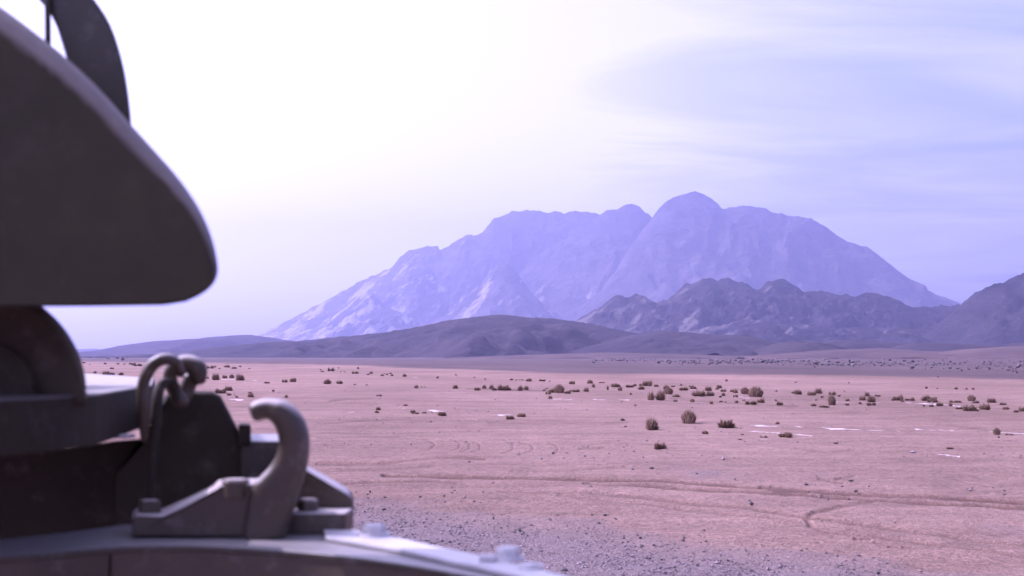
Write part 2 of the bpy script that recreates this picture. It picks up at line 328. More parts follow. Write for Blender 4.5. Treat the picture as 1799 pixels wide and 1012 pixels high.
G4 = [(700,612),(730,585),(770,560),(800,545),(830,512),(862,474),(880,458),(892,456),(905,470),(925,500),(960,540),(1010,575),(1060,612)]
G5 = [(480,612),(520,588),(560,570),(600,545),(630,520),(650,512),(668,525),(700,545),(760,580),(820,612)]
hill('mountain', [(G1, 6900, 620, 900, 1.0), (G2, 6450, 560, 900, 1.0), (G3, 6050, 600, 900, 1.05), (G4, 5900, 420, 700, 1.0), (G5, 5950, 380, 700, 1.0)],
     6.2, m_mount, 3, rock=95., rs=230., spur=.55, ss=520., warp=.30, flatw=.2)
RD = [(900,612),(960,590),(1000,572),(1035,548),(1055,536),(1072,522),(1088,514),(1105,518),(1118,514),(1135,519),(1150,529),(1172,527),(1188,512),(1200,500),(1215,497),(1228,489),(1245,486),(1262,491),(1276,487),(1295,494),(1310,495),(1325,506),(1335,506),(1346,494),(1364,488),(1378,490),(1390,498),(1412,511),(1440,509),(1462,516),(1484,514),(1505,520),(1520,513),(1545,513),(1562,522),(1580,527),(1600,539),(1640,537),(1690,534),(1730,525),(1790,530),(1860,545),(1950,600),(1970,614)]
hill('rocky_ridge', [(RD, 2700, 300, 500, 1.1), ([(1080,612),(1150,590),(1250,572),(1330,560),(1420,570),(1500,575),(1580,572),(1660,590),(1720,612)], 2350, 380, 400, 1.1)],
     3.4, m_ridge, 13, rock=44., rs=85., spur=.5, ss=210., warp=.22)
RE = [(1560,618),(1600,600),(1640,580),(1668,558),(1690,534),(1705,520),(1722,508),(1742,500),(1760,493),(1775,490),(1788,483),(1802,481),(1850,465),(1950,450),(2080,470),(2200,530),(2350,612)]
hill('rocky_ridge', [(RE, 2250, 330, 500, 1.1)], 4.6, m_ridge, 19, rock=42., rs=85., spur=.5, ss=200., warp=.2)
hill('hill', [([(300,624),(400,612),(470,601),(540,600),(600,592),(680,585),(740,575),(790,562),(850,555),(880,553),(930,558),(970,560),(1010,565),(1060,573),(1110,588),(1150,603),(1190,618),(1215,624)], 1550, 330, 330, 2.0)],
     3.2, m_hill, 23, rock=8., rs=60., spur=.45, ss=130., warp=.10)
hill('hill', [([(150,622),(240,614),(280,605),(330,597),(380,592),(410,590),(440,588),(465,592),(500,598),(560,603),(620,612),(720,622)], 2700, 500, 500, 1.6)], 7., m_hill, 29, rock=8., rs=90., spur=.45, ss=220., warp=.10)
hill('distant_hill', [([(-700,612),(-500,600),(-300,606),(-100,609),(0,611),(90,610),(140,613),(165,612),(190,615),(225,618),(290,622)], 4600, 700, 700, 1.3)], 14., m_hill, 31, rock=9., rs=150., spur=.45, ss=300., warp=.10)
hill('hill', [([(1000,622),(1060,600),(1110,588),(1160,581),(1210,585),(1250,588),(1300,589),(1330,597),(1360,608),(1400,622)], 1400, 260, 260, 2.0)], 3., m_hill, 37, rock=3., rs=50., spur=.45, ss=110., warp=.10)
hill('mound', [([(1320,624),(1350,609),(1375,601),(1405,599),(1440,602),(1470,610),(1510,624)], 1150, 130, 160, 2.0)], 2.4, m_hill, 41, rock=2., rs=40., spur=.45, ss=80., warp=.10)
hill('mound', [([(1410,622),(1440,604),(1480,597),(1530,598),(1570,606),(1620,622)], 1500, 180, 180, 2.0)], 3., m_hill, 43, rock=2., rs=40., spur=.45, ss=80., warp=.10)
hill('mound', [([(1550,622),(1580,607),(1610,602),(1660,603),(1700,605),(1740,608),(1800,602),(1900,590),(2050,606),(2150,622)], 1380, 180, 180, 2.0)], 3., m_hill, 47, rock=2., rs=40., spur=.45, ss=80., warp=.10)
hill('sand_mound', [([(1280,628),(1380,621),(1470,614),(1540,612),(1600,616),(1680,621),(1780,628)], 820, 130, 110, 2.0)], 2.2, m_sandhill, 53, rock=.6, rs=30., spur=.25, ss=60., warp=.08)
hill('sand_mound', [([(1600,629),(1660,619),(1720,612),(1799,608),(1900,603),(2050,605),(2200,612),(2350,628)], 740, 130, 110, 2.0)], 2.2, m_sandhill, 59, rock=.8, rs=30., spur=.25, ss=60., warp=.08)
hill('sand_mound', [([(760,629),(900,624.5),(1000,621),(1060,619),(1150,621),(1260,624.5),(1350,629)], 900, 140, 110, 2.0)], 2.6, m_sandhill, 61, rock=.6, rs=30., spur=.25, ss=60., warp=.08)

# ------------------------------------------------------------------ stones
def stone_arrays(n_proto, seed):
    base = bmesh.new(); bmesh.ops.create_icosphere(base, subdivisions=1, radius=1); base.verts.ensure_lookup_table()
    v = np.array([q.co[:] for q in base.verts]); f = np.array([[q.index for q in g.verts] for g in base.faces]); base.free()
    r = np.random.default_rng(seed); o = []
    for k in range(n_proto):
        s = 1 + r.uniform(-.28, .28, len(v)); o.append(v * s[:, None] * np.array([r.uniform(.8, 1.2), r.uniform(.7, 1.0), r.uniform(.5, .8)]))
    return o, f
oct_v = np.array([[1,0,0],[0,1,0],[-1,0,0],[0,-1,0],[0,0,1],[0,0,-1]], float); oct_f = np.array([[0,1,4],[1,2,4],[2,3,4],[3,0,4],[1,0,5],[2,1,5],[3,2,5],[0,3,5]])
def scatter(name, xs, ys, ss, m, v0, f0, flat=.6, seed=1, sink=.2):
    n = len(xs); r = np.random.default_rng(seed); k = len(v0)
    a = r.uniform(0, 6.28, n); ca, sa = np.cos(a), np.sin(a)
    jit = 1 + r.uniform(-.35, .35, (n, k)); base = v0[None] * jit[..., None]
    sx = r.uniform(.75, 1.3, n); sz = r.uniform(.7, 1.2, n) * flat
    bx, by, bz = base[..., 0] * sx[:, None], base[..., 1], base[..., 2] * sz[:, None]
    X = xs[:, None] + ss[:, None] * (bx * ca[:, None] - by * sa[:, None]); Y = ys[:, None] + ss[:, None] * (bx * sa[:, None] + by * ca[:, None])
    Z = (relief(xs, ys) + ss * flat * (1 - sink))[:, None] + ss[:, None] * bz
    V = np.stack([X, Y, Z], -1).reshape(-1, 3); F = (f0[None] + (np.arange(n) * k)[:, None, None]).reshape(-1, 3)
    me = np_mesh(name, V, F)
    o = obj(name, me, m, smooth=False); return o
def stone_mat(name, a, c):
    m, t, b = mat(name, a, .85, .25)
    geo = t.nodes.new('ShaderNodeNewGeometry')
    t.links.new(ramp(t, geo.outputs['Random Per Island'], a, c, .0, 1.), b.inputs['Base Color']); return m
m_grav = stone_mat('desert gravel', (.095, .070, .078), (.34, .26, .27))
m_dstone, t, b = mat('dark stone', (.055, .045, .05), .7, .4)
t.links.new(ramp(t, noise(t, 30, 5, .7), (.045, .035, .04), (.12, .095, .10)), b.inputs['Base Color']); bump(t, b, noise(t, 60, 4, .7), .5, .01)
m_bould = stone_mat('boulder rock', (.05, .040, .046), (.24, .19, .20))
# near gravel: candidates over the bank in view and a step to each side
n = 400000
r_ = np.sqrt(rng.uniform(6.5 ** 2, 19 ** 2, n)); a_ = np.radians(rng.uniform(-32, 32, n)); gx, gy = r_ * np.sin(a_), r_ * np.cos(a_)
qx, qy = proj(gx, gy, 0 * gx); dq = qy - np.interp(qx, bx, by) + 10 * fbm(gx / .9, gy / .9, 4, 51) + 6 * fbm(gx / 4.5, gy / 4.5, 2, 53)
clump = sstep(-.5, .6, fbm(gx / .35, gy / .6, 3, 91))
keep = rng.uniform(0, 1, n) < (.02 + .5 * sstep(-6, 60, dq)) * (dq > -6) * (.25 + .75 * clump)
gx, gy = gx[keep], gy[keep]
ssz = np.clip(rng.lognormal(math.log(.0066), .42, len(gx)), .0035, .022)
gr = scatter('gravel', gx, gy, ssz, m_grav, oct_v, oct_f, .6, 3); tag(gr, 'loose grey gravel strewn over the near sandy bank', 'gravel', kind='stuff')
# sparse pebbles on the plain
n = 9000; r_ = rng.uniform(14, 75, n); a_ = np.radians(rng.uniform(-18, 24, n)); gx, gy = r_ * np.sin(a_), r_ * np.cos(a_)
keep = rng.uniform(0, 1, n) < sstep(-.1, .6, fbm(gx / 3, gy / 3, 3, 95)); gx, gy = gx[keep], gy[keep]
pb = scatter('pebbles', gx, gy, np.clip(rng.lognormal(math.log(.012), .5, len(gx)), .006, .045), m_grav, oct_v, oct_f, .6, 5); tag(pb, 'sparse small pebbles lying across the open sand plain', 'pebbles', kind='stuff')
# boulder field at the foot of the hills
n = 1900; qx = rng.uniform(1040, 2050, n) ; base_y = np.interp(qx, [1040, 1200, 1400, 1600, 1799, 2050], [634, 635, 637, 640, 645, 652])
qy = base_y + rng.normal(0, 1, n) * np.interp(qx, [1040, 1400, 1799], [1.6, 2.4, 5.0]) + 1.5 * np.sin(qx / 37)
qy = np.clip(qy, 629.5, 666)
pts = np.array([PZ(x, y, 0)[:] for x, y in zip(qx, qy)]); bx_, by_ = pts[:, 0], pts[:, 1]
keep = fbm(bx_ / 14, by_ / 30, 3, 99) > -.12; bx_, by_ = bx_[keep], by_[keep]
so_v, so_f = stone_arrays(1, 4)
bo = scatter('boulder_field', bx_, by_, np.clip(rng.lognormal(math.log(.13), .5, len(bx_)), .06, .55) * np.clip(by_ / 260, .5, 1.6), m_bould, so_v[0], so_f, .8, 7)
tag(bo, 'field of grey boulders along the foot of the hills', 'boulders', kind='stuff')
# single stones one can pick out
protos, pf = stone_arrays(5, 8); pm = []
for k, v in enumerate(protos):
    me = np_mesh('stone', v, pf); me.materials.append(m_dstone); me.shade_flat(); pm.append(me)
STONES = [(992,1001,15,9),(1040,905,6,4),(1063,906,7,4),(1052,922,9,5),(1125,945,9,5),(1200,951,9,5),(1082,917,5,4),(912,914,4,3),(913,933,8,5),(1142,978,6,4),(1162,980,7,4),(1028,990,8,6),(1225,993,8,6),(1079,993,6,4),(1160,995,6,5),
 (1169,1003,9,4),(1224,833,7,4),(1030,937,6,3),(963,931,6,3),(1237,933,6,4),(867,912,5,6),(880,928,5,4),(917,936,8,4),(790,934,5,4),(738,876,6,4),(780,876,6,4),(833,885,5,4),(650,864,7,5),(676,875,6,4),(646,868,5,4),(1700,700,2,2),(1320,1000,8,5),(1543,1005,10,6),(1325,1010,7,5),(1240,952,7,4),
 (1291,846,4,3),(1527,854,6,3),(1495,846,8,4),(1444,916,5,3),(1104,951,5,3),(1500,1000,6,4),(1410,1003,6,4),(1278,985,6,4),(1103,968,5,3),(1350,985,6,4),(806,955,8,4),(790,952,8,5),(980,945,6,4),(1005,960,6,4),(1095,1006,8,4)]
for k, (x, y, wd, hg) in enumerate(STONES):
    p = PZ(x, y, 0); s = wd / FPX * p.y / 2; sz = hg / FPX * p.y / 1.3
    o = bpy.data.objects.new('stone', pm[k % 5]); C.objects.link(o)
    o.location = (p.x, p.y, float(relief(np.array(p.x), np.array(p.y))) + sz * .45); o.scale = (s, s, sz); o.rotation_euler = (0, 0, k * 1.7)
    if k == 0: tag(o, 'largest dark stone on the gravel just beyond the bumper end bolt', 'stone')
    elif (x, y) == (1224, 833): tag(o, 'dark stone by itself at the lower edge of the mid plain gravel patch', 'stone')
    elif (x, y) in ((1040, 905), (1063, 906)): tag(o, 'one of two dark stones side by side on clean sand above the gravel', 'stone', 'pair of stones above the gravel')
    elif y < 860: tag(o, 'small dark stone lying out on the open sand near the long wheel ruts', 'stone', 'stones beside the wheel ruts')
    else:
        sz_ = 'tiny' if wd < 6 else 'small' if wd < 8 else 'larger'
        wh = 'close to the rear bracket of the hook' if x < 700 else 'behind the bolted bumper strip' if x < 850 else 'by the gravel edge above the bumper end' if x < 1000 and y < 960 else 'right beside the bumper end bolt' if x < 1060 else 'in the middle of the bottom gravel' if x < 1200 else 'right of the middle in the bottom gravel' if x < 1300 else 'at the far right of the bottom gravel'
        up_ = 'on the clear upper part' if y < 920 else 'on the middle part' if y < 970 else 'on the lowest part'
        tag(o, f'{sz_} dark stone {wh} {up_}', 'stone', f'{sz_} stones {wh} {up_}')

# ------------------------------------------------------------------ shrubs
m_shrub, t, b = mat('dry shrub', (.09, .07, .045), .9, .1)
geo = t.nodes.new('ShaderNodeNewGeometry')
t.links.new(ramp(t, geo.outputs['Random Per Island'], (.140, .088, .064), (.44, .30, .215), 0., 1.), b.inputs['Base Color'])
b.inputs['Subsurface Weight'].default_value = 0
def shrub_mesh(kind, seed):
    r = random.Random(seed); V = []; F = []
    lobes = [(0, 0, 1.0)] if kind == 'tuft' else [(r.uniform(-.42, .42), r.uniform(-.3, .3), r.triangular(.35, 1.0, .75)) for _ in range(r.choice((4, 5, 6)))]
    nb = 900 if kind == 'tuft' else 1000
    for i in range(nb):
        lx, ly, lh = r.choice(lobes)
        a = r.uniform(0, 6.283)
        if kind == 'tuft':
            br = .34 * math.sqrt(r.random()); lean = br * r.uniform(.15, .5); h = r.triangular(.35, 1.05, .8) * (1 - .45 * (br / .34) ** 3)
            rb = br
        else:
            u = r.random(); el = math.acos(u) if r.random() < .75 else r.uniform(.9, 1.5)
            rad = r.triangular(.45, 1.1, .85); h = max(.06, math.cos(el) * rad) * lh; lean = math.sin(el) * rad * .26; rb = .05 * r.random()
        x0, y0 = lx * (.8 if kind != 'tuft' else 1) + rb * math.cos(a), ly + rb * math.sin(a)
        x2, y2 = x0 + lean * math.cos(a) + r.uniform(-.04, .04), y0 + lean * math.sin(a) + r.uniform(-.04, .04)
        x1, y1 = x0 * .45 + x2 * .55, y0 * .45 + y2 * .55
        wd = r.uniform(.007, .016); pa = a + r.uniform(-1.2, 1.2) + 1.57; wx, wy = wd * math.cos(pa), wd * math.sin(pa)
        k = len(V)
        V += [(x0 - wx, y0 - wy, -.03), (x0 + wx, y0 + wy, -.03), (x1 + wx * 1.3, y1 + wy * 1.3, h * .62), (x1 - wx * 1.3, y1 - wy * 1.3, h * .62), (x2, y2, h)]
        F += [(k, k + 1, k + 2, k + 3), (k + 3, k + 2, k + 4)]
    me = bpy.data.meshes.new('shrub'); me.from_pydata(V, [], F); me.materials.append(m_shrub); me.update(); return me
tufts = [shrub_mesh('tuft', 20 + k) for k in range(3)]; bushes = [shrub_mesh('bush', 40 + k) for k in range(5)]
S = []
def add(ox, oy, sc_, lst):
    for e in lst:
        x, y, ww, hh = e; S.append((ox + x / sc_, oy + y / sc_, ww / sc_, hh / sc_))
add(1050, 640, 4.5, [(150,178,60,30),(195,205,35,28),(265,182,50,22),(300,172,30,16),(340,198,55,32),(362,172,40,22),(415,172,65,38),(470,178,35,20),(535,198,65,30),(592,180,35,12),(475,288,92,74),(560,238,45,40),(635,255,65,22),(660,168,20,15),(675,205,60,28),(740,178,30,14),(765,195,40,18),(810,252,100,45),(880,210,55,32),(890,250,60,40),(940,200,30,15),(975,190,40,22),(1000,218,35,25),(1000,250,30,22),(970,265,25,15),(1060,222,40,20),(1110,232,45,28),(1165,238,45,40),(1215,245,40,25),(1250,262,70,62),(1095,265,30,18),(910,315,25,20),(980,300,25,12),(1010,305,15,12),(1095,300,28,18),(1155,285,15,12),(620,295,25,15),(748,298,22,20),(260,240,22,15),(295,330,18,12),(410,283,20,12),(1225,322,70,25),(1300,302,60,35),(1410,290,20,15),(1440,325,45,28),(1545,235,25,18),(1600,240,50,32),(1690,245,60,32),(1755,235,55,40),(1415,218,16,12),(1710,332,35,20),(470,520,100,80),(718,465,72,75),(1045,500,142,60),(1420,472,35,22),(855,560,40,30),(1540,578,105,38),(510,683,75,54),(205,445,38,18),(1140,557,30,10),(1320,577,40,14),(1135,605,25,8),(225,490,22,8),(1018,135,14,12),(1564,145,20,8)])
add(1400, 640, 4.5, [(282,245,40,28),(275,325,40,60),(135,332,35,22),(215,348,90,15),(395,325,28,18),(400,290,25,18),(338,255,18,12),(520,285,45,35),(560,255,38,30),(590,298,60,50),(565,330,40,25),(620,330,30,22),(645,255,35,15),(505,318,25,15),(770,285,50,35),(810,285,55,45),(850,298,30,15),(885,285,35,20),(922,288,35,28),(1015,285,90,45),(1080,298,60,25),(1100,290,45,32),(1140,328,50,30),(1000,335,30,12),(1060,335,35,20),(1215,330,20,20),(1245,305,50,18),(1290,300,45,20),(1380,285,40,35),(1410,305,45,22),(1285,355,45,22),(1385,375,80,42),(1495,360,80,50),(1545,302,70,35),(1630,318,50,22),(1645,355,50,25),(1745,382,35,18),(1785,370,60,40),(1028,192,22,15),(1110,193,12,8),(1255,195,30,18),(1352,195,20,12),(1393,197,14,12),(1580,548,35,42),(1595,582,20,15),(1690,555,50,12),(325,630,35,14),(1220,678,45,16),(205,265,30,14),(150,285,20,12),(1420,375,30,20),(1120,110,14,8),(415,150,14,8),(375,215,14,8)])
add(540, 620, 5.62, [(128,170,18,12),(150,188,22,15),(232,180,50,30),(312,145,18,10),(330,190,15,8),(365,190,15,8),(500,155,15,14),(480,202,50,20),(605,218,30,15),(632,203,35,20),(740,232,30,15),(760,210,15,10),(795,218,20,12),(825,205,20,15),(840,232,28,15),(960,238,38,28),(1282,255,30,20),(1473,225,15,12),(1650,248,15,10),(1757,268,15,12),(195,308,82,48),(325,308,50,32),(1095,348,40,28),(1130,338,15,12),(1157,342,15,12),(1455,358,55,40),(715,430,40,18),(980,520,35,14),(710,568,45,32),(680,592,60,20),(1037,595,45,28),(1070,615,50,18),(1157,605,28,15),(1232,592,25,10),(1330,632,90,38),(470,318,25,10),(585,322,20,8)])
add(780, 640, 5.62, [(670,545,65,32),(770,520,75,35),(335,262,60,28),(398,245,25,25),(463,248,45,38),(515,262,50,25),(600,262,85,60),(650,262,50,30),(752,265,60,50),(812,258,30,30),(870,172,60,28),(980,168,50,22),(675,160,40,15),(710,162,20,12),(765,160,40,8),(1283,200,50,32),(1440,195,35,30),(1470,228,45,30),(985,265,25,18),(1015,245,18,12),(1030,298,40,25),(1080,280,70,40),(1135,282,65,62),(1215,290,55,32),(1305,272,55,28),(1265,268,30,14),(1410,270,50,38),(1050,335,25,22),(1617,250,12,32),(1040,172,18,10),(1580,190,60,10)])
add(130, 600, 5.62, [(85,160,40,10),(200,160,25,10),(100,215,30,12),(155,228,15,8),(318,225,28,15),(380,270,30,18),(345,172,40,12),(430,170,35,22),(480,185,20,25),(450,225,30,12),(500,225,20,10),(550,228,40,16),(585,235,60,25),(640,240,60,25),(340,328,60,38),(385,328,50,30),(455,328,70,28),(208,312,20,18),(1350,262,50,30),(1385,252,30,14),(1525,252,60,25),(1580,268,60,18),(1640,250,14,12),(1730,268,20,10),(1440,270,15,10),(1320,370,35,18),(1405,385,75,58),(1490,365,45,32),(1557,365,30,28),(1665,388,75,52),(1460,515,85,50),(1540,490,80,40),(1530,530,50,20),(1610,555,30,18),(1775,552,60,38),(1745,512,30,12)])
add(200, 600, 2.456, [(690,218,12,8),(743,244,16,12),(740,178,18,14),(785,175,26,16),(665,183,20,8),(920,186,6,5),(465,222,6,4)])
BIG = {  # photo position -> label of the ones that stand out
 (1155,704): 'tall brown bush at the left front of the dense shrub belt', (1154,755): 'square topped brown tuft standing left of the taller lone tuft on open sand', (1209,743): 'tall narrow upright tuft with its shadow to the right on open sand',
 (1282,751): 'broad low olive bush beside white salt streaks in the open sand', (1392,768): 'long flat bush lying across a white salt streak', (1163,791): 'nearest small round tuft standing alone below the two upright tufts',
 (1240,764): 'small tuft in front of the broad low bush beside the salt streaks', (1230,696): 'wide low bush joined to its taller neighbour in the middle of the shrub belt', (1328,698): 'high ragged bush at the right end of the central shrub clump',
 (777,732): 'flat dark bush at the lower edge of the long white salt streak, left part', (899,737): 'low dark bush just below the right end of the long white salt streak', (917,732): 'low dark bush sitting on the right end of the long white salt streak',
 (887,687): 'biggest bush in the left row of the shrub belt, with a pointed left side', (914,687): 'upright bush right of the biggest one in the left row', (982,690): 'tall end bush of a low cluster left of the dense belt', (426,669): 'round bush at the end of a pale streak, above the tow hook', (380,669): 'wide round bush on a pale streak right of the iron ring',
 (1751,762): 'narrow upright tuft alone on the thin white line at far right', (1461,712): 'tall narrow bush in front of the right hand shrub belt', (1531,706): 'large ragged bush in the middle of the right hand shrub belt', (1580,703): 'round bush with a high peak in the right hand belt above a salt streak',
 (1626,703): 'widest bush of the right hand belt, sitting above the bright salt streak', (1732,720): 'large bush at the front of the belt close to the right edge', (1708,723): 'low wide bush just left of the large one near the right edge', (1743,707): 'domed bush standing behind the large one near the right edge',
 (1797,722): 'bush cut off by the right edge of the picture', (1142,678): 'highest bush in the back row of the shrub belt left end', (575,675): 'peaked bush with a low left tail, left one of a pair on the plain', (598,675): 'smaller round bush, right one of a pair on the plain', (799,684): 'compact bush alone at the left start of the shrub row',
 (390,692): 'dark bush with twin tops nearest the black block', (446,698): 'small bush just above the tip of the tow hook', (1008,676): 'round bush alone behind the gap in the shrub row', (1448,717): 'low flat strip of scrub at the front of the right hand belt', (1365,745): 'small round tuft alone right of the broad low bush', (1095,739): 'small flat tuft alone on bare sand far left of the square topped tuft'}
SHORT = {(1155,704): 'tall brown bush of the central belt', (1154,755): 'square topped lone tuft', (1209,743): 'tall narrow lone tuft', (1282,751): 'broad low olive bush',
 (1392,768): 'long flat bush on a salt streak', (1163,791): 'nearest lone tuft', (1328,698): 'ragged bush ending the central clump', (1230,696): 'wide low bush of the central clump', (777,732): 'flat bush under the long salt streak', (899,737): 'low bush below the salt streak end',
 (887,687): 'biggest bush of the left row', (982,690): 'tall end bush of the low cluster', (426,669): 'round bush above the tow hook', (380,669): 'round bush right of the iron ring', (1751,762): 'upright tuft alone at far right',
 (1461,712): 'tall narrow bush before the right belt', (1531,706): 'large ragged bush of the right belt', (1580,703): 'high peaked bush of the right belt', (1626,703): 'widest bush of the right belt', (1732,720): 'large bush near the right edge', (1142,678): 'highest bush of the back row',
 (575,675): 'peaked bush of the left pair', (799,684): 'lone bush starting the shrub row', (390,692): 'twin topped bush by the black block', (1008,676): 'lone round bush behind the row'}
used_big = set(); info = []
for k, (x, y, ww, hh) in enumerate(S):
    p = PZ(x, y, 0); d = p.y; W_ = ww / FPX * d; H_ = hh / FPX * d
    up = hh / ww > .85
    o = bpy.data.objects.new('tuft' if up else 'desert_shrub', tufts[k % 3] if up else bushes[k % 5]); C.objects.link(o)
    o.location = (p.x, p.y, float(relief(np.array(p.x), np.array(p.y))))
    s = W_ * (1.95 if up else 1.70); o.scale = (s, s, H_ * 1.62); o.rotation_euler = (0, 0, 0.25 * ((k * 7) % 11 - 5) if not up else k * 1.3)
    lab = None
    for (bx0, by0), tx in BIG.items():
        if (bx0, by0) not in used_big and abs(bx0 - x) < 1.6 and abs(by0 - y) < 1.6: lab = tx; used_big.add((bx0, by0)); break
    if not lab:                              # say it by its look and by the landmark bush it stands near
        (lx, ly) = min(SHORT, key=lambda q: abs(q[0] - x) + 5 * abs(q[1] - y))
        size = 'tiny' if ww < 5 else 'small' if ww < 9 else 'larger'
        shape = 'upright tuft' if up else 'flat bush' if hh / ww < .5 else 'round bush'
        ddx, ddy = x - lx, y - ly
        far_ = 'a little' if abs(ddx) < 22 else 'further' if abs(ddx) < 60 else 'far'
        side = 'left' if ddx < 0 else 'right'
        dep = ' behind' if ddy < -6 else ' before' if ddy > 6 else ''
        lab = f'{size} {shape} {far_} {side}{dep} of {SHORT[(lx, ly)]}'
    tag(o, lab, 'shrub'); info.append((o, lab))
from collections import Counter
cnt = Counter(l for _, l in info)
for o, l in info:
    if cnt[l] > 1: o['group'] = l.replace('tuft', 'tufts', 1).replace('bush', 'bushes', 1)
print('shrubs', len(S), 'unused labels', [b_ for b_ in BIG if b_ not in used_big])

# ------------------------------------------------------------------ truck front (built where it stands, d = metres ahead of the camera)
truck = bpy.data.objects.new('military_truck', None); C.objects.link(truck); truck.location = (0, 0, 0)
tag(truck, 'dark dusty truck front with curved mudguard, bolted bumper and iron tow hook, close at left', 'truck')
def paint(name, base, rough, lit_dust=.0, spec=.5, dc=(.46, .38, .36), lo=.55, hi=.95, wear=.12):
    m, t, b = mat(name, base, rough, spec)
    n1 = noise(t, 9, 6, .65); n2 = noise(t, 55, 5, .7)
    col = mixc(t, .55, base, ramp(t, n1, tuple(c * .65 for c in base), tuple(min(1, c * 1.5) for c in base), .3, .7))
    geo = t.nodes.new('ShaderNodeNewGeometry'); sx = t.nodes.new('ShaderNodeSeparateXYZ'); t.links.new(geo.outputs['Normal'], sx.inputs[0])
    up = t.nodes.new('ShaderNodeMapRange'); up.inputs[1].default_value = lo; up.inputs[2].default_value = hi; up.inputs[3].default_value = 0; up.inputs[4].default_value = lit_dust
    t.links.new(sx.outputs[2], up.inputs[0])
    du = mathn(t, 'MULTIPLY', up.outputs[0], mathn(t, 'ADD', mathn(t, 'MULTIPLY', n2, .6), .6), True)   # dusty level tops, paled further in place of sunlight
    sp_n = t.nodes.new('ShaderNodeMapRange'); sp_n.inputs[1].default_value = .54; sp_n.inputs[2].default_value = .70; sp_n.inputs[3].default_value = 0; sp_n.inputs[4].default_value = wear
    t.links.new(noise(t, 22, 8, .72), sp_n.inputs[0])
    col = mixc(t, sp_n.outputs[0], col, dc)               # worn and dusty blotches
    t.links.new(mixc(t, du, col, dc), b.inputs['Base Color'])
    t.links.new(mathn(t, 'ADD', mathn(t, 'MULTIPLY', n1, .25), rough - .1), b.inputs['Roughness'])
    bump(t, b, n2, .25, .003); return m
m_fend = paint('dark gloss paint', (.038, .030, .016), .55, .5, .25, lo=.10, hi=.5, wear=.03)  # upturned faces paled to stand in for the sky-lit rim
m_beam = paint('dark beam paint', (.040, .030, .020), .65, .8, .1, (.60, .54, .52), wear=.05)
m_iron = paint('brown iron', (.066, .046, .030), .42, .95, .5, (.70, .60, .57), lo=.42, hi=.85)  # upturned edges paled to imitate sunlit rims
m_black = paint('black iron and shade', (.038, .030, .022), .65, .06, .2)  # near-black also paints the shaded recess under the beam
m_bump = paint('bumper paint', (.048, .038, .027), .38, .46, .5, (.74, .67, .67), lo=.6, hi=.95)
m_plate = paint('bare zinc plate', (.55, .52, .52), .4, .7, .5, (.74, .68, .68))
m_tyre = paint('dusty rubber', (.095, .078, .058), .85, .1, .2)

def catmull(pts, n=8):
    pts = [np.array(p, float) for p in pts]; q = [2 * pts[0] - pts[1]] + pts + [2 * pts[-1] - pts[-2]]; o = []
    for i in range(1, len(q) - 2):
        for k in range(n):
            t = k / n; a, b_, c, d = q[i - 1], q[i], q[i + 1], q[i + 2]
            o.append(.5 * ((2 * b_) + (-a + c) * t + (2 * a - 5 * b_ + 4 * c - d) * t * t + (-a + 3 * b_ - 3 * c + d) * t ** 3))
    o.append(pts[-1]); return o
def loft(outline, d, back, edge, edge_d=.04, rings=6, flare=True):
    """closed outline (photo px at distance d) with a rounded front edge of per-point width (px) and real depth 'back' (m)"""
    pts = [np.array(p[:2], float) for p in outline]; wd = [p[2] if len(p) > 2 else edge for p in outline]
    n = len(pts); ar = sum(pts[i][0] * pts[(i + 1) % n][1] - pts[(i + 1) % n][0] * pts[i][1] for i in range(n)); sg = 1 if ar > 0 else -1
    nr = []
    for i in range(n):
        t = pts[(i + 1) % n] - pts[i - 1]; t = t / (np.linalg.norm(t) + 1e-9); nr.append(np.array([-t[1], t[0]]) * sg)
    base = P(0, 0, 1)
    bm = bmesh.new(); loops = []
    def W(pt, dd):                       # keep world shape: outline scale fixed at distance d, only the depth changes
        w0 = P(pt[0], pt[1], d); w1 = P(pt[0], pt[1], dd); return Vector((w1.x, dd, w1.z if flare else w0.z))
    for dd in (d + back, d + back * .5, d + edge_d): loops.append([bm.verts.new(W(pts[i], dd)) for i in range(n)])
    for k in range(1, rings + 1):
        th = k / rings * math.pi / 2
        loops.append([bm.verts.new(W(pts[i] + nr[i] * wd[i] * (1 - math.cos(th)), d + edge_d * (1 - math.sin(th)))) for i in range(n)])
    for a, b_ in zip(loops[:-1], loops[1:]):
        for i in range(n): bm.faces.new((a[i], a[(i + 1) % n], b_[(i + 1) % n], b_[i]))
    bm.faces.new(loops[0]); bm.faces.new(loops[-1])
    bmesh.ops.triangulate(bm, faces=[f for f in bm.faces if len(f.verts) > 4]); return bm
def smooth_obj(o, ang=40):
    me = o.data; me.shade_smooth()
    me.set_sharp_from_angle(angle=math.radians(ang))
    wn = o.modifiers.new('weighted normals', 'WEIGHTED_NORMAL'); wn.keep_sharp = True; wn.weight = 100
    return o
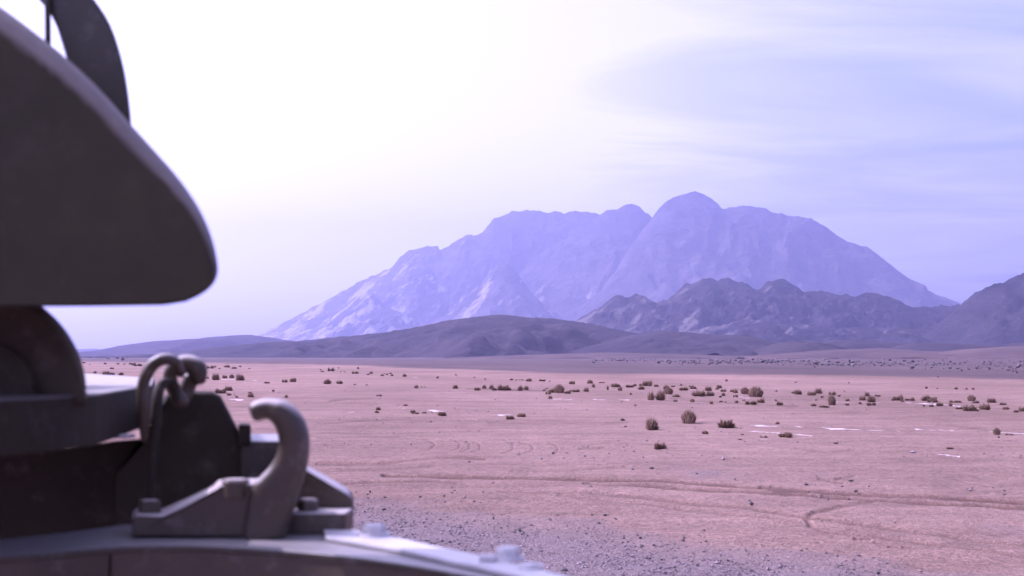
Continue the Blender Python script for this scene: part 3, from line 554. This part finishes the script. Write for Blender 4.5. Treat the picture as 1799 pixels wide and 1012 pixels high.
def tube(path, m, name, parent, seg=16, flat=1.0, n=6, cap=True):
    """path: (px, py, d, r_px) swept; flat scales the section in depth"""
    q = catmull(path, n); C3 = [P(a[0], a[1], a[2]) for a in q]; R3 = [a[3] / FPX * a[2] for a in q]
    bm = bmesh.new(); loops = []; up0 = Vector((0, 1, 0))
    for i, c in enumerate(C3):
        t = (C3[min(i + 1, len(C3) - 1)] - C3[max(i - 1, 0)]).normalized()
        s = up0 - t * up0.dot(t); s.normalize(); u = t.cross(s).normalized()
        loops.append([bm.verts.new(c + u * (R3[i] * math.cos(a)) + s * (R3[i] * flat * math.sin(a))) for a in [2 * math.pi * k / seg for k in range(seg)]])
    for a, b_ in zip(loops[:-1], loops[1:]):
        for i in range(seg): bm.faces.new((a[i], a[(i + 1) % seg], b_[(i + 1) % seg], b_[i]))
    for lp, i, sgn in ((loops[0], 0, -1), (loops[-1], -1, 1)):    # rounded ends
        t = (C3[1] - C3[0]).normalized() * -1 if i == 0 else (C3[-1] - C3[-2]).normalized(); prev = lp
        for f, off in ((.8, .5), (.45, .8)):
            new = [bm.verts.new(C3[i] + (v.co - C3[i]) * f + t * R3[i] * off) for v in lp]
            for k in range(seg): bm.faces.new((prev[k], prev[(k + 1) % seg], new[(k + 1) % seg], new[k]))
            prev = new
        bm.faces.new(prev)
    return smooth_obj(obj(name, bm, m, parent), 60)
def slab(pts3, z0, z1, m, name, parent, bev=.004):
    """level plate from plan points (x, y) between z0 and z1"""
    bm = bmesh.new(); lo = [bm.verts.new((x, y, z0)) for x, y in pts3]; hi = [bm.verts.new((x, y, z1)) for x, y in pts3]; n = len(lo)
    bm.faces.new(lo); bm.faces.new(hi)
    for i in range(n): bm.faces.new((lo[i], lo[(i + 1) % n], hi[(i + 1) % n], hi[i]))
    bmesh.ops.recalc_face_normals(bm, faces=bm.faces)
    if bev: bmesh.ops.bevel(bm, geom=[e for e in bm.edges if len(e.link_faces) == 2 and e.calc_face_angle(0) > .8], offset=bev, segments=3, affect='EDGES', profile=.6)
    return smooth_obj(obj(name, bm, m, parent), 35)
def bolt(x, y, z, r, h, m, parent, washer=True, rot=.2, dome=.25):
    bm = bmesh.new(); prof = [(0, 1), (.0, 1.0), (h * (1 - dome), 1.0), (h, .86)]
    lp = []
    for hh, f in prof[1:]: lp.append([bm.verts.new((x + r * f * math.cos(rot + a * math.pi / 3), y + r * f * math.sin(rot + a * math.pi / 3), z + hh)) for a in range(6)])
    for a, b_ in zip(lp[:-1], lp[1:]):
        for i in range(6): bm.faces.new((a[i], a[(i + 1) % 6], b_[(i + 1) % 6], b_[i]))
    bm.faces.new(lp[0]); bm.faces.new(lp[-1])
    if washer:
        res = bmesh.ops.create_cone(bm, cap_ends=True, segments=24, radius1=r * 1.35, radius2=r * 1.3, depth=.004)
        bmesh.ops.translate(bm, verts=res['verts'], vec=(x, y, z + .002))
    bmesh.ops.bevel(bm, geom=[e for e in bm.edges if e.calc_length() > r * .5 and len(e.link_faces) == 2], offset=.0012, segments=2, affect='EDGES')
    return smooth_obj(obj('bolt', bm, m, parent), 30)

# mudguard: rolled upper edge catches the sky, flat lower edge
FE = [(0,12,44),(72,66,42),(116,102,40),(175,158,37),(230,219,34),(277,271,30),(315,315,25),(349,365,20),(371,415,15),(382,462,11),(380,488,9),(368,506,7),(350,519,6),(326,530,5),(288,536,4),(166,538,3),(0,539,3),(-300,541,3),(-700,544,3)]
FEt = [(-700,-150,46),(-420,-150,46),(-250,-125,46),(-120,-65,46)]
top = catmull([FEt[1], FEt[2], FEt[3]] + FE[:14], 4); outl = [FEt[0]] + [tuple(p) for p in top] + FE[14:]
fm = loft(outl, 1.62, .42, 3, .050, 8); smooth_obj(obj('mudguard', fm, m_fend, truck), 50)
GB = catmull([(-20,-160),(60,-108),(120,-54),(166,0),(194,44),(213,100),(224,155),(231,219),(236,300)], 3)
gb = [tuple(p) for p in GB] + [(190,300),(150,190),(117,103),(109,72),(100,48),(91,29),(84,18),(60,-10),(-20,-70)]
smooth_obj(obj('guard_bar', loft(gb, 2.25, .035, 3, .008, 3), m_bump, truck), 40)
smooth_obj(obj('guard_strut', loft([(77,-160),(87,-160),(90,100),(79,100)], 2.24, .02, 1.5, .004, 2), m_fend, truck), 40)
# round housing under the mudguard
cc = [(-38 + 190 * math.cos(a), 692 + 190 * math.sin(a), 3 + 19 * min(1, abs(math.sin(a)) * 2.2)) for a in np.linspace(-math.pi, 0, 40)] + [(152, 712, 3), (-228, 712, 3)]
smooth_obj(obj('round_housing', loft(cc, 1.99, .12, 20, .05, 7), m_tyre, truck), 60)
hub = [(-38 + 105 * math.cos(a), 700 + 105 * math.sin(a), 8) for a in np.linspace(-math.pi, 0, 20)]
smooth_obj(obj('housing_cap', loft(hub, 1.975, .02, 6, .012, 4), m_tyre, truck), 60)

# cross beam with lit top, running to the far side of the truck
zt = CAMH - .055
q = [PZ(-330, 722, zt), PZ(0, 701, zt), PZ(90, 697, zt), PZ(170, 692, zt), PZ(268, 676, zt), PZ(272, 664, zt), PZ(150, 656, zt), PZ(-60, 656, zt), PZ(-500, 690, zt)]
slab([(a.x, a.y) for a in q], zt - .075, zt, m_beam, 'cross_beam', truck, .006)
# black block behind the hook, and a dark sheet painting the shaded recess
bk = [(283,712),(290,694),(305,687),(340,686),(374,687),(388,696),(400,718),(416,750),(432,792),(446,840),(462,900),(462,960),(200,960),(200,830),(262,760)]
smooth_obj(obj('winch_housing', loft(bk, 2.42, .22, 7, .02, 5), m_black, truck), 45)
rec = [(-500,800),(120,790),(200,775),(262,770),(262,975),(-500,985)]
smooth_obj(obj('recess_shade', loft(rec, 2.52, .10, 3, .01, 3), m_black, truck), 45)  # dark sheet standing in for the shade under the beam
smooth_obj(obj('lug', loft([(418,748),(424,745),(438,746),(441,751),(441,785),(420,785)], 2.40, .05, 2, .006, 3, False), m_black, truck), 40)
zl = P(460, 770, 2.48).z
a0, a1, a2, a3 = P(424, 770, 2.40), P(520, 770, 2.40), P(530, 770, 2.62), P(424, 770, 2.62)
slab([(v.x, v.y) for v in (a0, a1, a2, a3)], zl - .075, zl, m_bump, 'ledge', truck, .004)
sb = P(184, 763, 2.30)
slab([(sb.x, 2.28), (sb.x + .042, 2.28), (sb.x + .044, 2.32), (sb.x - .002, 2.32)], sb.z - .006, sb.z, m_plate, 'glint_bar', truck, .002)  # pale bar added in place of a sun glint in the recess
# bumper: curved top flange and upright face
zb = CAMH - .27
near = [(-330,990),(0,977),(100,969),(220,960),(350,959),(480,965),(600,976),(700,989),(800,1006),(900,1026),(1000,1050),(1120,1085)]
farp = [(1200,1062),(1000,1012),(850,976),(700,946),(620,932),(569,931),(400,926),(220,921),(100,937),(0,947),(-330,962)]
pn = [PZ(a, b_, zb) for a, b_ in catmull(near, 3)]; pf_ = [PZ(a, b_, zb) for a, b_ in farp]
pS = PZ(192, 961.5, zb); xs_ = pS.x
slab([(v.x, v.y) for v in pn + pf_], zb - .010, zb, m_bump, 'bumper', truck, .003)
def face(ptsn, name):
    bm = bmesh.new(); rings = []
    for v in ptsn:
        rings.append([bm.verts.new(Vector((v.x, v.y + dy_, zb + dz_))) for dz_, dy_ in ((-.006, .005), (-.16, .002), (-.172, .006), (-.172, .014), (-.006, .014))])
    for a, b_ in zip(rings[:-1], rings[1:]):
        for i in range(5): bm.faces.new((a[i], a[(i + 1) % 5], b_[(i + 1) % 5], b_[i]))
    bm.faces.new(rings[0]); bm.faces.new(rings[-1])
    return smooth_obj(obj(name, bm, m_iron, truck), 30)
face([v for v in pn if v.x < xs_ - .01] + [Vector((xs_ - .002, pS.y, zb))], 'bumper_face'); face([Vector((xs_ + .002, pS.y, zb))] + [v for v in pn if v.x > xs_ + .01], 'bumper_face')
bm = bmesh.new(); bmesh.ops.create_cube(bm, size=1)          # black backing added behind the face joint to keep its gap dark
for v in bm.verts: v.co = Vector((xs_ + v.co.x * .08, pS.y + .022 + v.co.y * .008, zb - .09 + v.co.z * .15))
smooth_obj(obj('seam_backing', bm, m_black, truck), 30)
# bright bolted strip on the flange
st_far = [(569,930),(622,931),(694,943),(778,962),(860,981),(944,1000),(1050,1026),(1150,1052)]; st_near = [(1120,1062),(1000,1031),(917,1010),(833,992),(694,962),(572,942)]
qs = [PZ(a, b_, zb + .008) for a, b_ in st_far + st_near]
slab([(v.x, v.y) for v in qs], zb + .002, zb + .008, m_plate, 'bumper_strip', truck, .0015)
for (bxp, byp, rr_, hh_) in ((657, 941, .0185, .016), (893, 983, .0165, .016)):
    v = PZ(bxp, byp, zb + .008); bolt(v.x, v.y, zb + .008, rr_, hh_, m_plate, truck)
v = PZ(857, 986, zb + .008); slab([(v.x - .011, v.y - .008), (v.x + .010, v.y - .008), (v.x + .010, v.y + .01), (v.x - .011, v.y + .01)], zb + .0085, zb + .016, m_plate, 'clip', truck, .002)
v = PZ(932, 998, zb + .008); bolt(v.x, v.y, zb + .008, .0125, .006, m_plate, truck, True, .5)
# tow hook and its foot
br = [(232,943,3),(232,912,3),(240,904,3),(284,905,4),(296,900,5),(340,880,5),(374,863,5),(384,852,5),(398,850,4),(446,849,4),(505,846,5),(530,846,6),(521,885,5),(509,922,4),(501,943,3)]
smooth_obj(obj('hook_bracket', loft(br, 2.120, .085, 4, .012, 4, False), m_iron, truck), 40)
def forged(pairs, d, rd, m, name, parent, seg=22, n=5):
    """forged bar: (outer px, inner px) pairs give its width, rd its half thickness; flattened oval section"""
    q = catmull([a + b_ for a, b_ in pairs], n); bm = bmesh.new(); loops = []
    for i, a in enumerate(q):
        A_, B_ = P(a[0], a[1], d), P(a[2], a[3], d); c = (A_ + B_) / 2; u = (A_ - B_) / 2
        f = min(1, u.length / .018); e = min(1.0, (i + .6) / 4.0) ** .6
        lp = []
        for k in range(seg):
            th = 2 * math.pi * k / seg; cx_, sx_ = math.cos(th), math.sin(th)
            px2 = math.copysign(abs(cx_) ** .8, cx_); py2 = math.copysign(abs(sx_) ** .8, sx_)
            lp.append(bm.verts.new(c + u * px2 * (.8 + .2 * e if i < 3 else 1) + Vector((0, rd * f * e * py2, 0))))
        loops.append(lp)
    for a, b_ in zip(loops[:-1], loops[1:]):
        for i in range(seg): bm.faces.new((a[i], a[(i + 1) % seg], b_[(i + 1) % seg], b_[i]))
    bm.faces.new(loops[0]); bm.faces.new(loops[-1])
    return smooth_obj(obj(name, bm, m, parent), 60)
forged([((437,716),(445,738)),((444,707),(453,740)),((460,701),(462,738)),((480,700),(471,737)),((501,704),(479,742)),((520,717),(485,751)),((534,737),(489,763)),((542,762),(490.5,779)),((543.5,790),(486,798)),((540,818),(475,818)),((533,846),(457,837)),((524,873),(443,853)),((514,903),(434,888)),((504,941),(428,941))], 2.130, .027, m_iron, 'tow_hook', truck)
for (bxp, zt_, rr_, dd) in ((263, P(0, 879, 2.15).z, .0175, 2.155), (414, P(0, 841, 2.13).z, .021, 2.128)):
    v = P(bxp, 880, dd); h_ = .052 if bxp < 300 else .028
    bolt(v.x, v.y, zt_ - h_, rr_, h_, m_iron, truck, False, .1, .12)
rb = [(496,800,2),(528,818,2),(546,829,3),(585,852,3),(611,867,3),(620,879,3),(622,908,3),(612,925,3),(592,934,3),(496,936,3)]
smooth_obj(obj('rear_bracket', loft(rb, 2.24, .09, 4, .010, 4, False), m_iron, truck), 40)
v = P(541, 895, 2.20); slab([(v.x - .055, 2.165), (v.x + .062, 2.165), (v.x + .066, 2.238), (v.x - .055, 2.238)], zb + .0005, P(0, 897, 2.2).z, m_iron, 'bracket_foot', truck, .004)
bolt(v.x, 2.20, P(0, 897, 2.2).z, .0165, .018, m_iron, truck, False, .3, .15)
# iron ring and second hook above the block
tube([(256,770,2.30,9),(251,735,2.29,9.5),(250,708,2.28,10),(250,685,2.28,10.5),(257,660,2.28,11),(270,640,2.28,11),(289,631,2.28,10.5),(308,636,2.30,10),(318,655,2.32,9)], m_iron, 'shackle_bow', truck, 14, 1.)
tube([(262,880,2.30,7),(266,820,2.30,8),(272,760,2.30,9),(276,710,2.30,10),(280,684,2.31,9.5),(290,672,2.32,8),(304,676,2.34,8),(308,700,2.35,8)], m_black, 'chain_link', truck, 14, 1.)
tube([(318,706,2.36,14),(306,685,2.36,13),(299,665,2.36,12.5),(306,647,2.36,14),(326,639,2.36,16),(345,647,2.36,18),(349,664,2.36,15)], m_iron, 'far_hook', truck, 16, .9)
tube([(318,706,2.38,15),(328,684,2.38,14),(337,664,2.38,14)], m_iron, 'far_hook', truck, 14, .9)

# the rest of the truck's nose, left of the frame, plus an added shading panel
def rbox(x0, x1, y0, y1, z0, z1, m, name, bev=.05):
    bm = bmesh.new(); bmesh.ops.create_cube(bm, size=1)
    for vv in bm.verts: vv.co = Vector(((x0 + x1) / 2 + vv.co.x * (x1 - x0), (y0 + y1) / 2 + vv.co.y * (y1 - y0), (z0 + z1) / 2 + vv.co.z * (z1 - z0)))
    bmesh.ops.bevel(bm, geom=bm.edges[:], offset=bev, segments=4, affect='EDGES', profile=.6)
    return smooth_obj(obj(name, bm, m, truck), 40)
rbox(-3.2, -1.75, 2.1, 4.3, 1.25, 1.78, m_fend, 'bonnet', .10)
rbox(-1.7, -.985, 1.85, 2.70, 1.46, 1.85, m_fend, 'shade_panel', .03)  # added unseen panel, sized to shade the beam and left bumper top
rbox(-3.2, -1.05, 2.62, 2.76, 1.14, 1.36, m_black, 'chassis_rail', .01)
def tyre(x, y, z, R, wd_):
    bm = bmesh.new(); prof = [(R * .55, -wd_ / 2 * .8), (R * .8, -wd_ / 2), (R * .95, -wd_ / 2 * .9), (R, -wd_ / 2 * .6), (R, wd_ / 2 * .6), (R * .95, wd_ / 2 * .9), (R * .8, wd_ / 2), (R * .55, wd_ / 2 * .8)]
    lp = []
    for k in range(48):
        a = 2 * math.pi * k / 48; lp.append([bm.verts.new((x + rr_ * math.cos(a), y + o_, z + rr_ * math.sin(a))) for rr_, o_ in prof])
    for i in range(48):
        a, b_ = lp[i], lp[(i + 1) % 48]
        for j in range(8): bm.faces.new((a[j], a[(j + 1) % 8], b_[(j + 1) % 8], b_[j]))
    return smooth_obj(obj('tyre', bm, m_tyre, truck), 50)
for yy in (2.15, 4.2):
    tyre(-2.35, yy, .60, .60, .30)
    bm = bmesh.new(); bmesh.ops.create_cone(bm, cap_ends=True, segments=32, radius1=.34, radius2=.34, depth=.18)
    bmesh.ops.rotate(bm, verts=bm.verts, cent=(0, 0, 0), matrix=Matrix.Rotation(math.pi / 2, 3, 'X')); bmesh.ops.translate(bm, verts=bm.verts, vec=(-2.35, yy, .60))
    smooth_obj(obj('wheel_disc', bm, m_fend, truck), 40)

# ------------------------------------------------------------------ haze
hm = bpy.data.materials.new('haze'); hm.use_nodes = True; ht = hm.node_tree; ht.nodes.clear()
ho = ht.nodes.new('ShaderNodeOutputMaterial'); hv = ht.nodes.new('ShaderNodeVolumePrincipled')
hv.inputs['Color'].default_value = (.59, .59, .99, 1); hv.inputs['Density'].default_value = 1.75e-4; hv.inputs['Anisotropy'].default_value = .6
ht.links.new(hv.outputs[0], ho.inputs['Volume'])
bm = bmesh.new(); bmesh.ops.create_cube(bm, size=1)
for v in bm.verts: v.co = Vector((v.co.x * 17200, v.co.y * 17200, v.co.z * 803 + 398.5))
tag(obj('haze', bm, hm), 'thin violet haze over the whole plain', 'haze', kind='stuff')
